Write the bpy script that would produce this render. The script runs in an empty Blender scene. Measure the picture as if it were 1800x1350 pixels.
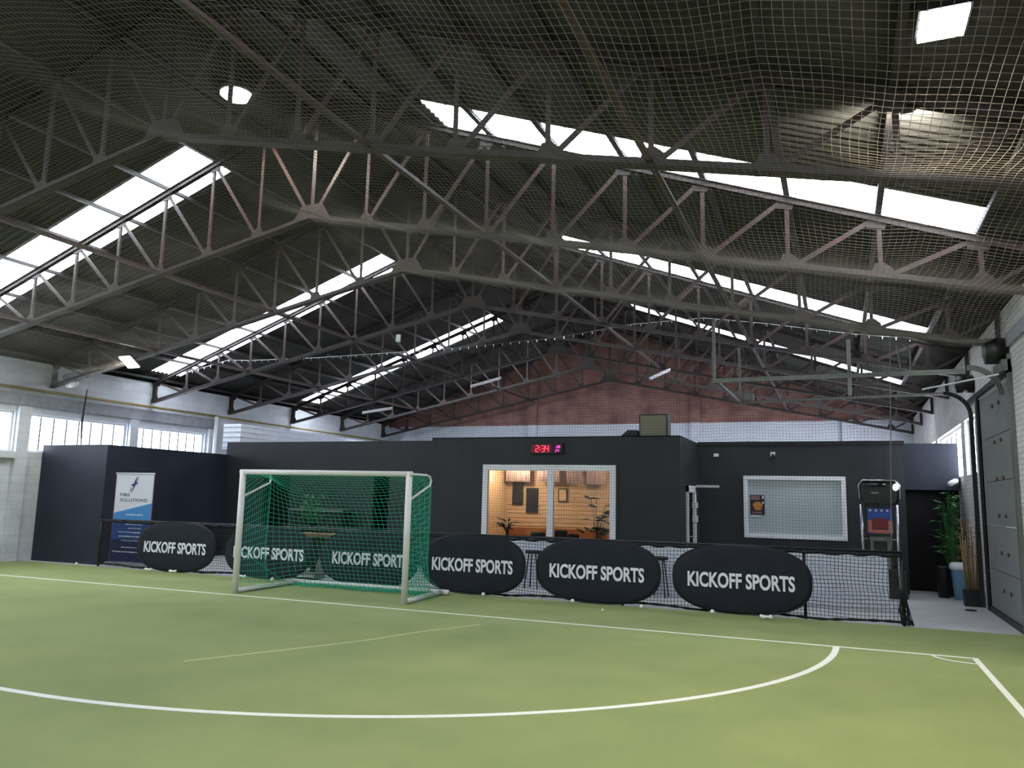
import bpy, bmesh, math, random
from mathutils import Vector, Matrix
random.seed(7)
C = bpy.context.scene.collection
sc = bpy.context.scene

# ---------------------------------------------------------------- camera
f, pit, roll, yaw = 1382.08, .145080, .022762, .395202
fw = Vector((-math.sin(yaw)*math.cos(pit), math.cos(yaw)*math.cos(pit), math.sin(pit)))
r0 = Vector((math.cos(yaw), math.sin(yaw), 0)); u0 = r0.cross(fw)
rt = r0*math.cos(roll)+u0*math.sin(roll); up = -r0*math.sin(roll)+u0*math.cos(roll)
cd = bpy.data.cameras.new('camera'); cam = bpy.data.objects.new('camera', cd); C.objects.link(cam)
cd.sensor_width = 36; cd.lens = f*36/1800; cd.clip_start = .05; cd.clip_end = 200
M4 = Matrix((rt, up, -fw)).transposed().to_4x4(); M4.translation = Vector((0, 0, 1.70))
cam.matrix_world = M4; sc.camera = cam

# ---------------------------------------------------------------- world, view
w = bpy.data.worlds.new('world'); sc.world = w; w.use_nodes = True
w.node_tree.nodes['Background'].inputs[0].default_value = (.75, .85, 1, 1)
w.node_tree.nodes['Background'].inputs[1].default_value = 1.0
sc.view_settings.view_transform = 'Standard'; sc.view_settings.look = 'None'
sc.view_settings.gamma = 1; sc.view_settings.use_curve_mapping = False
sc.view_settings.exposure = 0.0
sc.cycles.max_bounces = 5; sc.cycles.diffuse_bounces = 3; sc.cycles.glossy_bounces = 2; sc.cycles.use_adaptive_sampling = True; sc.cycles.adaptive_threshold = .07; sc.cycles.caustics_reflective = False; sc.cycles.caustics_refractive = False; sc.cycles.transparent_max_bounces = 8
sc.cycles.sample_clamp_indirect = 6; sc.cycles.use_denoising = True
SKY_E = 14.0      # daylight behind the translucent roof sheets, left slope
SKY_R = 9.0       # right slope, set dimmer to keep the turf on that side darker
WIN_E = 6.0       # daylight in the frosted wall windows

# ---------------------------------------------------------------- materials
def lin(c): return tuple((x/255/12.92 if x/255 <= .04045 else ((x/255+.055)/1.055)**2.4) for x in c)
MATS = {}
def mat(name, col, rough=.6, metal=0., spec=.5, var=0., scale=6., col2=None, bump=0., bscale=40., stretch=(1, 1, 1)):
    m = bpy.data.materials.new(name); m.use_nodes = True; nt = m.node_tree; b = nt.nodes['Principled BSDF']
    b.inputs['Roughness'].default_value = rough; b.inputs['Metallic'].default_value = metal
    b.inputs['Specular IOR Level'].default_value = spec
    c = lin(col)
    tc = nt.nodes.new('ShaderNodeTexCoord'); mp = nt.nodes.new('ShaderNodeMapping'); mp.inputs['Scale'].default_value = stretch
    nt.links.new(tc.outputs['Object'], mp.inputs[0])
    if var or col2:
        n = nt.nodes.new('ShaderNodeTexNoise'); n.inputs['Scale'].default_value = scale; n.inputs['Detail'].default_value = 5
        nt.links.new(mp.outputs[0], n.inputs['Vector'])
        rp = nt.nodes.new('ShaderNodeValToRGB'); rp.color_ramp.elements[0].position = .3; rp.color_ramp.elements[1].position = .7
        c2 = lin(col2) if col2 else tuple(x*(1+var) for x in c)
        c1 = c if col2 else tuple(x*(1-var) for x in c)
        rp.color_ramp.elements[0].color = (*c1, 1); rp.color_ramp.elements[1].color = (*c2, 1)
        nt.links.new(n.outputs[0], rp.inputs[0]); nt.links.new(rp.outputs[0], b.inputs['Base Color'])
    else: b.inputs['Base Color'].default_value = (*c, 1)
    if bump:
        n = nt.nodes.new('ShaderNodeTexNoise'); n.inputs['Scale'].default_value = bscale; n.inputs['Detail'].default_value = 6
        nt.links.new(mp.outputs[0], n.inputs['Vector'])
        bp = nt.nodes.new('ShaderNodeBump'); bp.inputs['Strength'].default_value = bump; bp.inputs['Distance'].default_value = .02
        nt.links.new(n.outputs[0], bp.inputs['Height']); nt.links.new(bp.outputs[0], b.inputs['Normal'])
    MATS[name] = m; return m
def emat(name, col, e):
    m = bpy.data.materials.new(name); m.use_nodes = True; b = m.node_tree.nodes['Principled BSDF']
    b.inputs['Base Color'].default_value = (*lin(col), 1)
    b.inputs['Emission Color'].default_value = (*lin(col), 1); b.inputs['Emission Strength'].default_value = e
    MATS[name] = m; return m
def brickmat(name, c1, c2, mortar, sw, var=.5, swap=True, bw=.24, bh=.075, ms=.01, bump=.5):
    m = bpy.data.materials.new(name); m.use_nodes = True; nt = m.node_tree; b = nt.nodes['Principled BSDF']
    b.inputs['Roughness'].default_value = .8
    tc = nt.nodes.new('ShaderNodeTexCoord'); sp = nt.nodes.new('ShaderNodeSeparateXYZ'); cb = nt.nodes.new('ShaderNodeCombineXYZ')
    nt.links.new(tc.outputs['Object'], sp.inputs[0])
    nt.links.new(sp.outputs[0 if sw == 'x' else 1], cb.inputs[0]); nt.links.new(sp.outputs[2], cb.inputs[1])
    br = nt.nodes.new('ShaderNodeTexBrick'); nt.links.new(cb.outputs[0], br.inputs['Vector'])
    br.inputs['Color1'].default_value = (*lin(c1), 1); br.inputs['Color2'].default_value = (*lin(c2), 1); br.inputs['Mortar'].default_value = (*lin(mortar), 1)
    br.inputs['Scale'].default_value = 1; br.inputs['Brick Width'].default_value = bw; br.inputs['Row Height'].default_value = bh; br.inputs['Mortar Size'].default_value = ms
    n = nt.nodes.new('ShaderNodeTexNoise'); n.inputs['Scale'].default_value = 1.6; n.inputs['Detail'].default_value = 8
    nt.links.new(cb.outputs[0], n.inputs['Vector'])
    mx = nt.nodes.new('ShaderNodeMix'); mx.data_type = 'RGBA'; mx.blend_type = 'MULTIPLY'; mx.inputs[0].default_value = var
    nt.links.new(br.outputs[0], mx.inputs[6]); 
    rp = nt.nodes.new('ShaderNodeValToRGB'); rp.color_ramp.elements[0].position = .35; rp.color_ramp.elements[1].position = .6
    rp.color_ramp.elements[0].color = (.35, .3, .3, 1)
    nt.links.new(n.outputs[0], rp.inputs[0]); nt.links.new(rp.outputs[0], mx.inputs[7]); nt.links.new(mx.outputs[2], b.inputs['Base Color'])
    bp = nt.nodes.new('ShaderNodeBump'); bp.inputs['Strength'].default_value = bump; bp.inputs['Distance'].default_value = .01; bp.invert = True
    nt.links.new(br.outputs['Fac'], bp.inputs['Height']); nt.links.new(bp.outputs[0], b.inputs['Normal'])
    MATS[name] = m; return m
def glassmat(name, refl=.12, tint=(1, 1, 1)):
    m = bpy.data.materials.new(name); m.use_nodes = True; nt = m.node_tree; nt.nodes.remove(nt.nodes['Principled BSDF'])
    t = nt.nodes.new('ShaderNodeBsdfTransparent'); t.inputs[0].default_value = (*tint, 1)
    g = nt.nodes.new('ShaderNodeBsdfGlossy'); g.inputs['Roughness'].default_value = .03
    fr = nt.nodes.new('ShaderNodeFresnel'); fr.inputs[0].default_value = 1.5
    mx = nt.nodes.new('ShaderNodeMixShader'); nt.links.new(fr.outputs[0], mx.inputs[0]); nt.links.new(t.outputs[0], mx.inputs[1]); nt.links.new(g.outputs[0], mx.inputs[2])
    nt.links.new(mx.outputs[0], nt.nodes['Material Output'].inputs[0]); MATS[name] = m; return m

mat('roof_sheet', (74, 73, 68), .85, spec=.2, col2=(56, 56, 54), scale=1.2)
mat('steel', (66, 56, 54), .5, spec=.4, col2=(50, 45, 46), scale=9)
mat('steel_red', (80, 60, 57), .5, spec=.4, col2=(58, 49, 48), scale=7)
mat('purlin', (52, 46, 45), .55, col2=(40, 38, 38), scale=6)
mat('turf', (145, 161, 106), .9, spec=.15, col2=(159, 170, 113), scale=1.1, bump=.6, bscale=200)
mat('line_white', (235, 238, 228), .8, var=.05, scale=30)
mat('concrete', (196, 197, 198), .45, col2=(182, 183, 186), scale=2.2)
brickmat('wall_white', (216, 220, 226), (209, 214, 220), (202, 207, 213), 'y', .18, bw=.4, bh=.2, bump=.25)
brickmat('wall_white_x', (232, 238, 248), (224, 231, 242), (200, 208, 220), 'x', .12, bw=.24, bh=.075)
brickmat('brick_red', (168, 122, 112), (154, 110, 101), (140, 110, 103), 'x', .6)
brickmat('brick_right', (228, 226, 226), (220, 214, 212), (198, 194, 194), 'y', .2)
mat('beam_grey', (150, 152, 158), .8, var=.15, scale=5)
mat('black_wall', (44, 47, 50), .55, spec=.35, var=.12, scale=1.5)
mat('navy_wall', (40, 46, 58), .5, spec=.35, var=.1, scale=1.5)
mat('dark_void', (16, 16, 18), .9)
mat('panel_white', (214, 220, 230), .5, var=.04, scale=4)
mat('banner_black', (30, 35, 44), .75, spec=.25, var=.12, scale=5, bump=.25, bscale=6)
mat('banner_edge', (12, 13, 16), .6)
mat('text_white', (225, 228, 238), .7)
mat('goal_white', (230, 228, 226), .35, metal=.0, var=.04, scale=8)
mat('goal_net', (20, 168, 134), .7, var=.15, scale=9)
mat('net_black', (8, 9, 10), .8)
mat('net_beige', (116, 111, 103), .8, var=.2, scale=3)
mat('black_metal', (16, 17, 19), .45)
mat('grey_metal', (112, 116, 112), .45, metal=.4, var=.15, scale=10)
mat('door_grey', (120, 122, 120), .6, var=.08, scale=3)
mat('rust', (92, 60, 44), .8)
mat('frame_white', (238, 240, 243), .5)
mat('yellow_pipe', (152, 132, 82), .6, var=.2, scale=8)
mat('window2_glass', (172, 184, 186), .25, spec=.5, col2=(184, 196, 198), scale=.8)
mat('cafe_wall', (206, 178, 140), .8, var=.08, scale=3)
mat('cafe_low', (150, 92, 52), .7, var=.1, scale=3)
mat('pleat', (232, 205, 200), .9, var=.08, scale=8)
mat('wood', (150, 118, 78), .55, col2=(126, 96, 62), scale=4, stretch=(1, 8, 8))
mat('brick_plain', (176, 108, 78), .85, col2=(150, 88, 62), scale=14)
mat('leaf', (60, 120, 52), .5, col2=(38, 88, 40), scale=6)
mat('leaf_dark', (44, 74, 54), .5, col2=(30, 54, 44), scale=6)
mat('bin_blue', (108, 150, 176), .45)
mat('bag_white', (215, 222, 228), .5)
mat('bamboo', (140, 112, 74), .7, var=.2, scale=12)
mat('terracotta', (60, 42, 36), .8)
mat('speaker_face', (134, 132, 112), .8)
mat('blue_light', (58, 128, 186), .6); mat('blue_mid', (30, 72, 140), .6); mat('blue_dark', (24, 34, 88), .6)
mat('banner_white', (205, 205, 212), .6); mat('print_grey', (96, 112, 130), .6); mat('print_navy', (30, 42, 104), .6)
mat('banner_side', (120, 66, 72), .6)
mat('machine_black', (12, 12, 14), .2, spec=.7)
mat('machine_red', (128, 30, 34), .4); mat('machine_blue', (44, 84, 180), .35); mat('machine_orange', (206, 120, 96), .4)
mat('chrome', (190, 192, 196), .25, metal=.8)
mat('poster_dark', (42, 30, 32), .6); mat('poster_orange', (206, 132, 62), .6); mat('poster_pink', (140, 104, 104), .6)
mat('sofa', (38, 36, 38), .8); mat('screen_dark', (28, 26, 40), .3)
mat('ball_white', (236, 238, 232), .6)
mat('grey_stone', (128, 130, 126), .8, var=.1)
glassmat('glass')
emat('skylight_left', (236, 244, 255), SKY_E); emat('skylight_right', (236, 244, 255), SKY_R)
emat('winlight', (232, 240, 255), WIN_E); emat('winlight_right', (240, 244, 255), WIN_E*2.2)
emat('led_panel', (250, 252, 255), 25.)
emat('led_red', (255, 60, 96), 3.2); emat('led_glow', (120, 12, 28), .3); emat('led_pink', (255, 60, 190), 3.0)
emat('machine_lamp', (255, 255, 250), 6.)
emat('warm_bulb', (255, 214, 160), 8.)

# ---------------------------------------------------------------- mesh helpers
class MB:
    def __init__(s): s.v = []; s.f = []; s.mi = []; s.cur = 0
    def add(s, vs, fs):
        n = len(s.v); s.v += [tuple(v) for v in vs]; s.f += [tuple(i+n for i in q) for q in fs]; s.mi += [s.cur]*len(fs)
    def box(s, x0, x1, y0, y1, z0, z1):
        vs = [(x, y, z) for x in (x0, x1) for y in (y0, y1) for z in (z0, z1)]
        s.add(vs, [(0, 1, 3, 2), (4, 6, 7, 5), (0, 4, 5, 1), (2, 3, 7, 6), (0, 2, 6, 4), (1, 5, 7, 3)]); return s
    def bar(s, p, q, w, h, upv=(0, 0, 1)):
        p = Vector(p); q = Vector(q); d = (q-p).normalized(); u = Vector(upv)
        a = d.cross(u)
        if a.length < 1e-4: a = d.cross(Vector((1, 0, 0)))
        a.normalize(); b = a.cross(d).normalized(); a = a*w/2; b = b*h/2
        s.add([p-a-b, p+a-b, p+a+b, p-a+b, q-a-b, q+a-b, q+a+b, q-a+b], [(0, 3, 2, 1), (4, 5, 6, 7), (0, 1, 5, 4), (1, 2, 6, 5), (2, 3, 7, 6), (3, 0, 4, 7)]); return s
    def angle(s, p, q, w, t, upv=(0, 0, 1), flip=1):      # L profile
        p = Vector(p); q = Vector(q); d = (q-p).normalized(); u = Vector(upv); a = d.cross(u)
        if a.length < 1e-4: a = d.cross(Vector((0, 1, 0)))
        a.normalize(); b = a.cross(d).normalized()*flip
        for (c0, c1, e0, e1) in ((-w/2, w/2, 0, t), (-t/2, t/2, t, w)):
            vs = [o+a*x+b*y for o in (p, q) for (x, y) in ((c0, e0), (c1, e0), (c1, e1), (c0, e1))]
            s.add(vs, [(0, 3, 2, 1), (4, 5, 6, 7), (0, 1, 5, 4), (1, 2, 6, 5), (2, 3, 7, 6), (3, 0, 4, 7)])
        return s
    def tube(s, pts, r, n=8, cap=True):
        pts = [Vector(p) for p in pts]; rs = r if isinstance(r, (list, tuple)) else [r]*len(pts)
        N = len(s.v); ref = None; rings = []
        for i, p in enumerate(pts):
            d = (pts[min(i+1, len(pts)-1)]-pts[max(i-1, 0)]).normalized()
            if ref is None: ref = Vector((0, 0, 1)) if abs(d.z) < .9 else Vector((1, 0, 0))
            a = d.cross(ref).normalized(); b = a.cross(d).normalized(); ref = b
            rings.append([p+(a*math.cos(t)+b*math.sin(t))*rs[i] for t in [2*math.pi*k/n for k in range(n)]])
        vs = [v for rg in rings for v in rg]; fs = []
        for i in range(len(pts)-1):
            for k in range(n): fs.append((i*n+k, (i+1)*n+k, (i+1)*n+(k+1) % n, i*n+(k+1) % n))
        if cap: fs += [tuple(range(n)), tuple(reversed(range((len(pts)-1)*n, len(pts)*n)))]
        s.add(vs, fs); return s
    def lathe(s, c, prof, n=16):
        c = Vector(c); vs = []; fs = []
        for (r, z) in prof: vs += [c+Vector((r*math.cos(2*math.pi*k/n), r*math.sin(2*math.pi*k/n), z)) for k in range(n)]
        for i in range(len(prof)-1):
            for k in range(n): fs.append((i*n+k, i*n+(k+1) % n, (i+1)*n+(k+1) % n, (i+1)*n+k))
        fs += [tuple(reversed(range(n))), tuple(range((len(prof)-1)*n, len(prof)*n))]
        s.add(vs, fs); return s
    def prism(s, poly, axis, a, b):      # poly of 2d points extruded along axis from a to b
        n = len(poly)
        def P(q, t): return (t, q[0], q[1]) if axis == 0 else ((q[0], t, q[1]) if axis == 1 else (q[0], q[1], t))
        vs = [P(q, a) for q in poly]+[P(q, b) for q in poly]
        s.add(vs, [tuple(range(n)), tuple(reversed(range(n, 2*n)))]+[(i, n+i, n+(i+1) % n, (i+1) % n) for i in range(n)]); return s
    def strands(s, lines, r):
        for L in lines: s.tube(L, r, 3, False)
        return s
    def sphere(s, c, r, n=10, m=6, sq=1.):
        return s.lathe(c, [(max(r*math.sin(math.pi*i/m), r*.02), -r*sq*math.cos(math.pi*i/m)) for i in range(m+1)], n)
    def build(s, name, m, parent=None, smooth=False, bevel=0.):
        me = bpy.data.meshes.new(name); me.from_pydata(s.v, [], s.f)
        for x in (m if isinstance(m, (list, tuple)) else [m]): me.materials.append(MATS[x])
        if any(s.mi): me.polygons.foreach_set('material_index', s.mi)
        bm = bmesh.new(); bm.from_mesh(me); bmesh.ops.recalc_face_normals(bm, faces=bm.faces); bm.to_mesh(me); bm.free()
        if smooth: me.polygons.foreach_set('use_smooth', [True]*len(me.polygons))
        me.update(); o = bpy.data.objects.new(name, me); C.objects.link(o)
        if parent:
            o.parent = parent; o.matrix_parent_inverse = parent.matrix_basis.inverted()
        if bevel:
            b = o.modifiers.new('b', 'BEVEL'); b.width = bevel; b.segments = 2; b.limit_method = 'ANGLE'
        return o
def tag(o, label=None, cat=None, group=None, kind=None):
    if label: o['label'] = label
    if cat: o['category'] = cat
    if group: o['group'] = group
    if kind: o['kind'] = kind
    return o
def thing(name, label, cat, loc=(0, 0, 0), group=None):
    o = bpy.data.objects.new(name, None); C.objects.link(o); o.location = loc; o.empty_display_size = .2
    bpy.context.view_layer.update(); return tag(o, label, cat, group)
def struct(o, label=None): return tag(o, label=label, kind='structure')
def box(name, m, a, parent=None, bevel=0.): return MB().box(*a).build(name, m, parent, bevel=bevel)
def dup(root, loc, label=None):
    r = root.copy(); C.objects.link(r); r.location = loc
    if label: r['label'] = label
    for ch in list(root.children):
        c = ch.copy(); C.objects.link(c); c.parent = r; c.matrix_parent_inverse = ch.matrix_parent_inverse.copy()
        for g in list(ch.children):
            d = g.copy(); C.objects.link(d); d.parent = c; d.matrix_parent_inverse = g.matrix_parent_inverse.copy()
    return r
def text(name, body, m, parent, x0, x1, zc, y, h=None, face='y', bold=.02, depth=.004):
    cu = bpy.data.curves.new(name, 'FONT'); cu.body = body; cu.size = 1; cu.extrude = .5; cu.offset = bold
    cu.align_x = 'CENTER'; cu.align_y = 'CENTER'; cu.resolution_u = 4
    t = bpy.data.objects.new(name+'_src', cu); C.objects.link(t); bpy.context.view_layer.update()
    me = bpy.data.meshes.new_from_object(t.evaluated_get(bpy.context.evaluated_depsgraph_get()))
    bpy.data.objects.remove(t)
    xs = [v.co.x for v in me.vertices]; ys = [v.co.y for v in me.vertices]
    cx = (min(xs)+max(xs))/2; cy = (min(ys)+max(ys))/2; sx = (x1-x0)/(max(xs)-min(xs)); sy = (h/(max(ys)-min(ys))) if h else sx
    for v in me.vertices:
        X, Z, D = (v.co.x-cx)*sx+(x0+x1)/2, (v.co.y-cy)*sy+zc, v.co.z*depth
        v.co = (X, y-D, Z)
    me.materials.clear(); me.materials.append(MATS[m]); me.name = name
    o = bpy.data.objects.new(name, me); C.objects.link(o); o.parent = parent; o.matrix_parent_inverse = parent.matrix_basis.inverted()
    return o

# ---------------------------------------------------------------- hall dimensions
XL, XR, XC = -17.88, 2.30, -7.93
YB, YF = -12.0, 29.2
def chord(x): return 6.2-.2075*abs(x-XC)
def topc(x): return 8.28-.36*abs(x-XC)
def roofz(x): return 8.42-.36*abs(x-XC)
TRUSS = [.85, 3.97, 7.10, 10.23, 13.35, 16.45, 19.5, 22.6, 25.6, 28.6]
SKYY = [(-9.4, -8.3), (-3.1, -2.0), (3.35, 4.45), (9.66, 10.76), (15.97, 17.0), (22.55, 23.65)]
SKX = ((-17.45, -10.22), (-5.62, 1.60))

# ---- floor
struct(box('floor', 'concrete', (XL-.3, XR+.3, YB-.3, YF+.3, -.2, 0)), 'pale concrete slab of the hall')
g = box('artificial_turf', 'turf', (XL, XR-.02, YB, 12.98, 0, .012)); tag(g, 'green artificial turf of the indoor football pitch', 'artificial turf')
# turf colour: blades with fine fibre streaks
# ---- pitch lines
def ribbon(pts, wd, z0=.0125, z1=.016):
    m = MB(); n = len(pts); L = []; R = []
    for i, p in enumerate(pts):
        a = Vector(pts[max(i-1, 0)]); b = Vector(pts[min(i+1, n-1)]); d = (b-a).normalized(); s = Vector((-d.y, d.x))*wd/2
        L.append(Vector(p)+s); R.append(Vector(p)-s)
    vs = [(*q, z) for i in range(n) for q, z in ((L[i], z0), (R[i], z0), (R[i], z1), (L[i], z1))]; fs = []
    for i in range(n-1):
        a = 4*i; b = a+4
        fs += [(a+k, a+(k+1) % 4, b+(k+1) % 4, b+k) for k in range(4)]
    m.add(vs, fs); return m
tag(ribbon([(-17.2, 10.68), (1.39, 10.68)], .055).build('goal_line', 'line_white'), 'long white goal line running past the goal posts', 'pitch line')
tag(ribbon([(1.36, 10.65), (1.36, YB+1)], .06).build('side_line', 'line_white'), 'white side line running down the right edge of the pitch', 'pitch line')
arc = []
for i in range(41):
    t = i/40*math.pi/2; arc.append((-6.35+6.24*math.cos(t), 10.65-5.86*math.sin(t)))
arcl = [(-9.6-6.24*math.sin(i/40*math.pi/2), 10.65-5.86*math.cos(i/40*math.pi/2)) for i in range(41)]
tag(ribbon(arc+arcl, .075).build('penalty_area_line', 'line_white'), 'curved white penalty area line sweeping across the turf', 'pitch line')
tag(ribbon([(1.34-.42*math.cos(i/12*math.pi/2), 10.66-.36*math.sin(i/12*math.pi/2)) for i in range(13)], .045, .0161, .018).build('corner_arc', 'line_white'), 'small white corner arc at the right corner of the pitch', 'pitch line')

mat('faint_line', (186, 190, 132), .9)
tag(ribbon([(-6.15, 6.35), (-5.61, 7.43), (-5.23, 8.21), (-4.96, 9.1), (-4.55, 10.0)], .05, .0122, .0135).build('worn_line', 'faint_line'), 'faint yellowish worn line on the turf in front of the goal', 'pitch line')
# ---- roof sheets with corrugation (waves along Y), skylight openings
def wave(y): return .022*math.cos(2*math.pi*y/.146)
def sheet(xs, ys, m, zoff=0.):
    vs = []; fs = []; nx = len(xs)
    for y in ys:
        for x in xs: vs.append((x, y, roofz(x)+wave(y)+zoff))
    for j in range(len(ys)-1):
        for i in range(nx-1): fs.append((j*nx+i, j*nx+i+1, (j+1)*nx+i+1, (j+1)*nx+i))
    m.add(vs, fs)
def yr(a, b):
    n = max(2, int(round((b-a)/.02085))); return [a+(b-a)*i/n for i in range(n+1)]
for nm, x0, x1, s0, s1 in (('ceiling', XL-.3, XC, *SKX[0]), ('ceiling', XC, XR+.3, *SKX[1])):
    m = MB(); prev = YB-.3
    for a, b in SKYY:
        sheet([x0, x1], yr(prev, a), m); sheet([x0, s0], yr(a, b), m); sheet([s1, x1], yr(a, b), m); prev = b
    sheet([x0, x1], yr(prev, YF+.3), m)
    o = m.build(nm, 'roof_sheet', smooth=True); md = o.modifiers.new('s', 'SOLIDIFY'); md.thickness = .012; md.offset = 1
    struct(o, 'dark corrugated roof slope on the '+('left' if x1 == XC else 'right'))
box('ceiling', 'steel', (XC-.22, XC+.22, YB, YF, 8.43, 8.46)); struct(bpy.data.objects['ceiling.002'], 'ridge cap of the roof')
wn = 1
for k, (a, b) in enumerate(SKYY):
    for s, (x0, x1) in enumerate(SKX):
        m = MB(); sheet([x0, x1], yr(a, b), m, .004); o = m.build('window_%d' % wn, ('skylight_left', 'skylight_right')[s], smooth=True); wn += 1
        struct(o, 'glowing translucent roof light strip, %s slope' % ('left' if s == 0 else 'right'))

# ---- side walls
def wall_y(name, x0, x1, holes, zt, m):      # wall in the YZ plane with rectangular holes (y0,y1,z0,z1)
    mb = MB(); y = YB
    for (a, b, c, d) in sorted(holes):
        mb.box(x0, x1, y, a, 0, zt); mb.box(x0, x1, a, b, 0, c) if c > 0 else None; mb.box(x0, x1, a, b, d, zt); y = b
    mb.box(x0, x1, y, YF, 0, zt); return mb.build(name, m)
LW = [(-9.2, -6.6, 2.55, 3.48), (-6.1, -3.4, 2.55, 3.48), (-3.0, -.2, 2.55, 3.48), (.3, 3.0, 2.55, 3.48), (3.4, 6.1, 2.55, 3.48), (6.6, 9.4, 2.55, 3.48), (9.75, 12.55, 2.55, 3.48), (12.93, 15.74, 2.55, 3.47), (16.05, 18.60, 2.55, 3.46)]
struct(wall_y('wall_left', XL-.3, XL, LW, 4.72, 'wall_white'), 'left side wall of white painted blockwork')
RW = [(12.95, 15.85, 0, 3.62), (16.3, 17.65, 2.35, 3.42), (18.1, 22.3, 2.35, 3.42), (22.8, 27.6, 2.35, 3.42)]  # last opening is an added, unseen window that lights the far gable
struct(wall_y('wall_right', XR, XR+.3, RW, 4.62, 'brick_right'), 'right side wall of off white painted brick')
def window(holes, x, sgn, n0, cols):
    for i, (a, b, c, d) in enumerate(holes):
        global wn
        fr = MB(); t = .05
        X0, X1 = (x-.16*sgn, x-.08*sgn) if sgn > 0 else (x+.08, x+.16)
        X0, X1 = min(X0, X1), max(X0, X1)
        fr.box(X0, X1, a, b, c, c+t); fr.box(X0, X1, a, b, d-t, d); fr.box(X0, X1, a, a+t, c+t, d-t); fr.box(X0, X1, b-t, b, c+t, d-t)
        o = fr.build('window_%d' % wn, 'frame_white'); struct(o, 'steel framed wall window full of daylight')
        g = MB(); 
        for k in range(1, cols):
            y = a+(b-a)*k/cols; g.box(X0+.02, X1-.02, y-.011, y+.011, c+t, d-t)
        g.build('glazing_bars', 'black_metal', o)
        box('pane', 'winlight' if sgn > 0 else 'winlight_right', ((X0+X1)/2-.012, (X0+X1)/2-.004, a+t, b-t, c+t, d-t) if sgn > 0 else ((X0+X1)/2+.004, (X0+X1)/2+.012, a+t, b-t, c+t, d-t), o)
        wn += 1
window(LW, XL, 1, 0, 8); window([h for h in RW if h[2] > 0], XR, -1, 0, 5)
# pilasters / beam / ledges on the left wall
for i, (a, b) in enumerate(((12.58, 12.88), (15.76, 16.02), (18.66, 18.95), (9.45, 9.7), (22.4, 22.7), (25.5, 25.8))):
    struct(box('trim_%d' % (i+1), 'wall_white', (XL, XL+.10, a, b, 0, 3.62)), 'white pilaster on the left wall')
struct(box('trim_7', 'beam_grey', (XL, XL+.06, YB, 18.95, 3.64, 3.92)), 'grey lintel beam above the left windows')
struct(box('trim_8', 'wall_white', (XL, XL+.16, 9.75, 12.56, 2.38, 2.53)), 'sill under the leftmost window')
struct(box('trim_9', 'beam_grey', (XR-.04, XR, YB, 12.9, 4.0, 4.2)), 'beam on the right wall')
o = MB().tube([(XL+.12, YB, 4.06), (XL+.12, 18.85, 4.02)], .035, 8).tube([(XL+.12, 18.85, 4.02), (XL+.12, 29, 4.0)], .03, 8).build('gas_pipe', 'yellow_pipe', smooth=True)
tag(o, 'long yellow pipe along the top of the left wall', 'pipe')
o = MB().tube([(XL+.2, 18.8, 4.0), (XL+.2, 18.8, 2.4), (XL+.2, 18.8, .1)], .06, 10).build('downpipe', 'frame_white', smooth=True)
tag(o, 'white downpipe in the corner by the left windows', 'pipe')

# ---- gable walls
def gable(name, y0, y1, zb, mats, pil):
    m = MB()
    m.cur = 0; m.prism([(XL-.3, 0), (XR+.3, 0), (XR+.3, zb), (XL-.3, zb)], 1, y0, y1)
    m.cur = 1; zl, zr = roofz(XL-.3), roofz(XR+.3)
    m.prism([(XL-.3, zb), (XR+.3, zb), (XR+.3, max(zr, zb+.001)), (XC, roofz(XC)), (XL-.3, max(zl, zb+.001))], 1, y0, y1)
    return m.build(name, mats)
struct(gable('wall_far', YF, YF+.3, 4.62, ['wall_white_x', 'brick_red'], 1), 'far gable wall, red brick above a white painted band')
struct(gable('wall_back', YB-.3, YB, 4.2, ['wall_white_x', 'wall_white_x'], 1))
for i, x in enumerate((-11.22, -4.83, -17.05, .3)):
    m = MB(); m.cur = 0; m.box(x-.17, x+.17, YF-.14, YF, 0, 4.62)
    if i < 2: m.cur = 1; m.box(x-.17, x+.17, YF-.14, YF, 4.62, roofz(x)-.05)
    struct(m.build('trim_%d' % (10+i), ['wall_white_x', 'brick_red']), 'brick pier on the far gable')

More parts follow.
